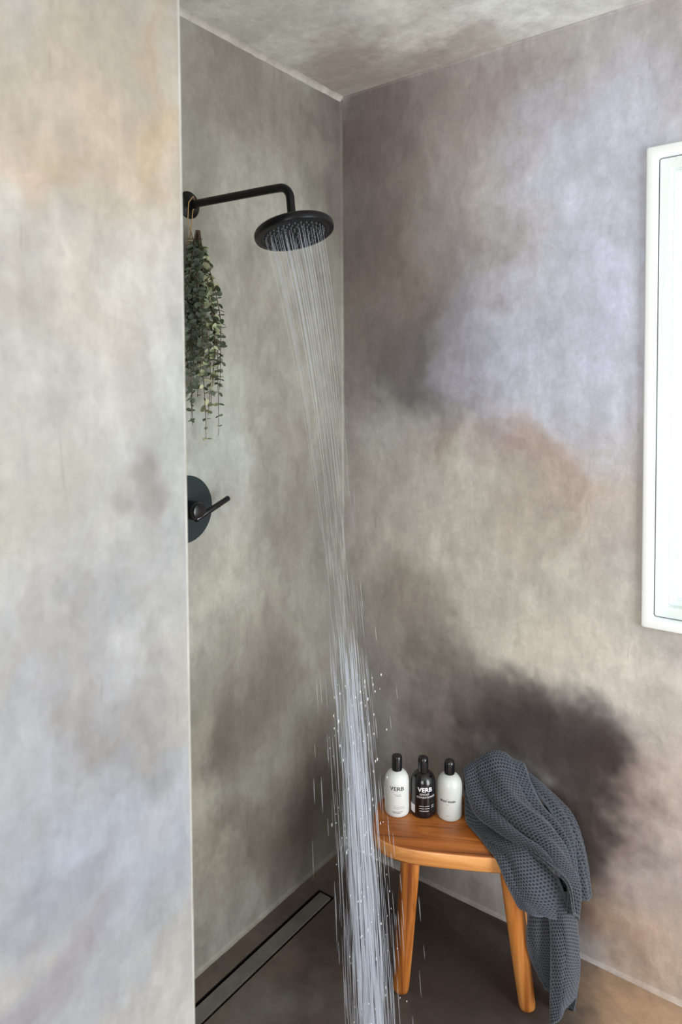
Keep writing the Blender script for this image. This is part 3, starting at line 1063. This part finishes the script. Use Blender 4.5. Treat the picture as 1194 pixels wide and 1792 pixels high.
def sheet(net, folds, amp, phase, thick=0.0065, step=0.00195):
    P = np.array(net, float)
    L_t = np.linalg.norm(np.diff(P, axis=0), axis=2).sum(0).max()
    L_s = np.linalg.norm(np.diff(P, axis=1), axis=2).sum(1).max()
    nt, ns = int(L_t / step) + 2, int(L_s / step) + 2
    Q = cr(P, np.linspace(0, 1, nt))
    Q = cr(Q.transpose(1, 0, 2), np.linspace(0, 1, ns)).transpose(1, 0, 2)

    def normals(Q):
        dt, ds = np.gradient(Q, axis=0), np.gradient(Q, axis=1)
        N = np.cross(dt, ds)
        return N / (np.linalg.norm(N, axis=2, keepdims=True) + 1e-12)

    s = np.linspace(0, 1, ns)[None, :]
    t = np.linspace(0, 1, nt)[:, None]
    Nn = normals(Q)
    if Nn[..., 1].mean() > 0:                # towards the room: -v in stool coordinates
        Nn = -Nn
        flip = True
    else:
        flip = False
    # soft folds running down the cloth, with pinched valleys
    w = s * folds + 0.35 * np.sin(3.1 * t + phase) + 0.12 * np.sin(9 * t + 2 * phase) + phase
    rid = np.abs(np.sin(PI * w)) ** 0.7 - 0.6
    w2 = s * folds * 2.3 - t * 1.7 + phase * 2
    rid2 = np.sin(2 * PI * w2) * 0.14
    edge = np.minimum(1, np.minimum(s, 1 - s) / 0.08)
    calm = np.clip((t - 0.10) / 0.25, 0.25, 1.0)
    Q = Q + Nn * (amp * (rid + rid2) * (0.35 + 0.65 * edge) * calm)[..., None]
    Nn = normals(Q) * (-1 if flip else 1)
    # rolled edges: the border bends back
    dist = np.minimum(np.minimum(s * L_s, (1 - s) * L_s), np.minimum(t * L_t, (1 - t) * L_t))
    roll = np.clip(1 - dist / 0.006, 0, 1) ** 2 * 0.004
    # waffle cells
    U_ = (t * L_t) / PITCH_W
    V_ = (s * L_s) / PITCH_W
    U_, V_ = np.broadcast_arrays(U_, V_)
    U2 = U_ + 0.10 * np.sin(V_ * 0.9 + phase)
    V2 = V_ + 0.5 * (np.floor(U2) % 2)
    h = np.abs(np.sin(PI * U2)) * np.abs(np.sin(PI * V2))
    hem = np.clip((dist - 0.004) / 0.004, 0, 1)
    wv = 1 - h * hem
    front = Q - Nn * (roll + 0.0042 * h * hem)[..., None]
    back = Q - Nn * (thick - roll)[..., None]
    V = np.concatenate([front.reshape(-1, 3), back.reshape(-1, 3)])
    W = np.concatenate([wv.reshape(-1), wv.reshape(-1) * 0.6])
    idx = np.arange(nt * ns).reshape(nt, ns)
    a, b, c_, d = idx[:-1, :-1].ravel(), idx[:-1, 1:].ravel(), idx[1:, 1:].ravel(), idx[1:, :-1].ravel()
    o = nt * ns
    fs = np.concatenate([np.stack([a, d, c_, b], 1), np.stack([a, b, c_, d], 1) + o])
    rim = np.concatenate([idx[0, :], idx[1:, -1], idx[-1, -2::-1], idx[-2:0:-1, 0]])
    r2 = np.roll(rim, -1)
    fs = np.concatenate([fs, np.stack([rim, r2, r2 + o, rim + o], 1)])
    if flip:
        fs = fs[:, ::-1]
    return V, fs, W


tv, tf, tw, base = [], [], [], 0
for key, folds, amp, ph in (('lower', 1.3, 0.008, 0.4), ('upper', 1.8, 0.026, 0.15), ('right', 1.6, 0.010, 0.9), ('hang', 1.2, 0.006, 0.2), ('back', 1.1, 0.005, 0.5), ('inner', 1.0, 0.004, 0.0), ('fill', 1.0, 0.003, 0.3)):
    V, fs, W = sheet(NETS[key], folds, amp, ph)
    tv.append(V)
    tf.append(fs + base)
    tw.append(W)
    base += len(V)
tv, tf, tw = np.concatenate(tv), np.concatenate(tf), np.concatenate(tw)
tv[:, 2] = np.maximum(tv[:, 2], 0.004)
# cloth rests on the seat and clears the bottle beside it
seat_in = (np.abs((tv[:, 0] - CU) / 0.248) ** 3.5 + np.abs((tv[:, 1] - CV) / 0.145) ** 3.5) < 1
lift = seat_in & (tv[:, 2] > 0.30) & (tv[:, 2] < 0.4215)
tv[lift, 2] = 0.4215 + (tv[lift, 2] - 0.4215) * 0.02 + 0.002
near = (tv[:, 1] > 0.12) & (tv[:, 1] < 0.22) & (tv[:, 2] < 0.60)
tv[near, 0] = np.maximum(tv[near, 0], 0.1415)
tv = tv - np.array([0.30, 0.06, 0.0])
me = bpy.data.meshes.new('towel')
me.from_pydata(tv.tolist(), [], tf.tolist())
me.polygons.foreach_set('use_smooth', [True] * len(me.polygons))
att = me.attributes.new('weave_shade', 'FLOAT', 'POINT')
att.data.foreach_set('value', tw.astype(np.float32))
bm = bmesh.new()
bm.from_mesh(me)
bmesh.ops.recalc_face_normals(bm, faces=bm.faces)
bm.to_mesh(me)
bm.free()
towel = link('towel', me, M['towel'])
towel.location = S(0.30, 0.06, 0)
towel.rotation_euler = (0, 0, SA)
tag(towel, 'dark grey-blue waffle towel crumpled over the right end of the stool', 'towel')
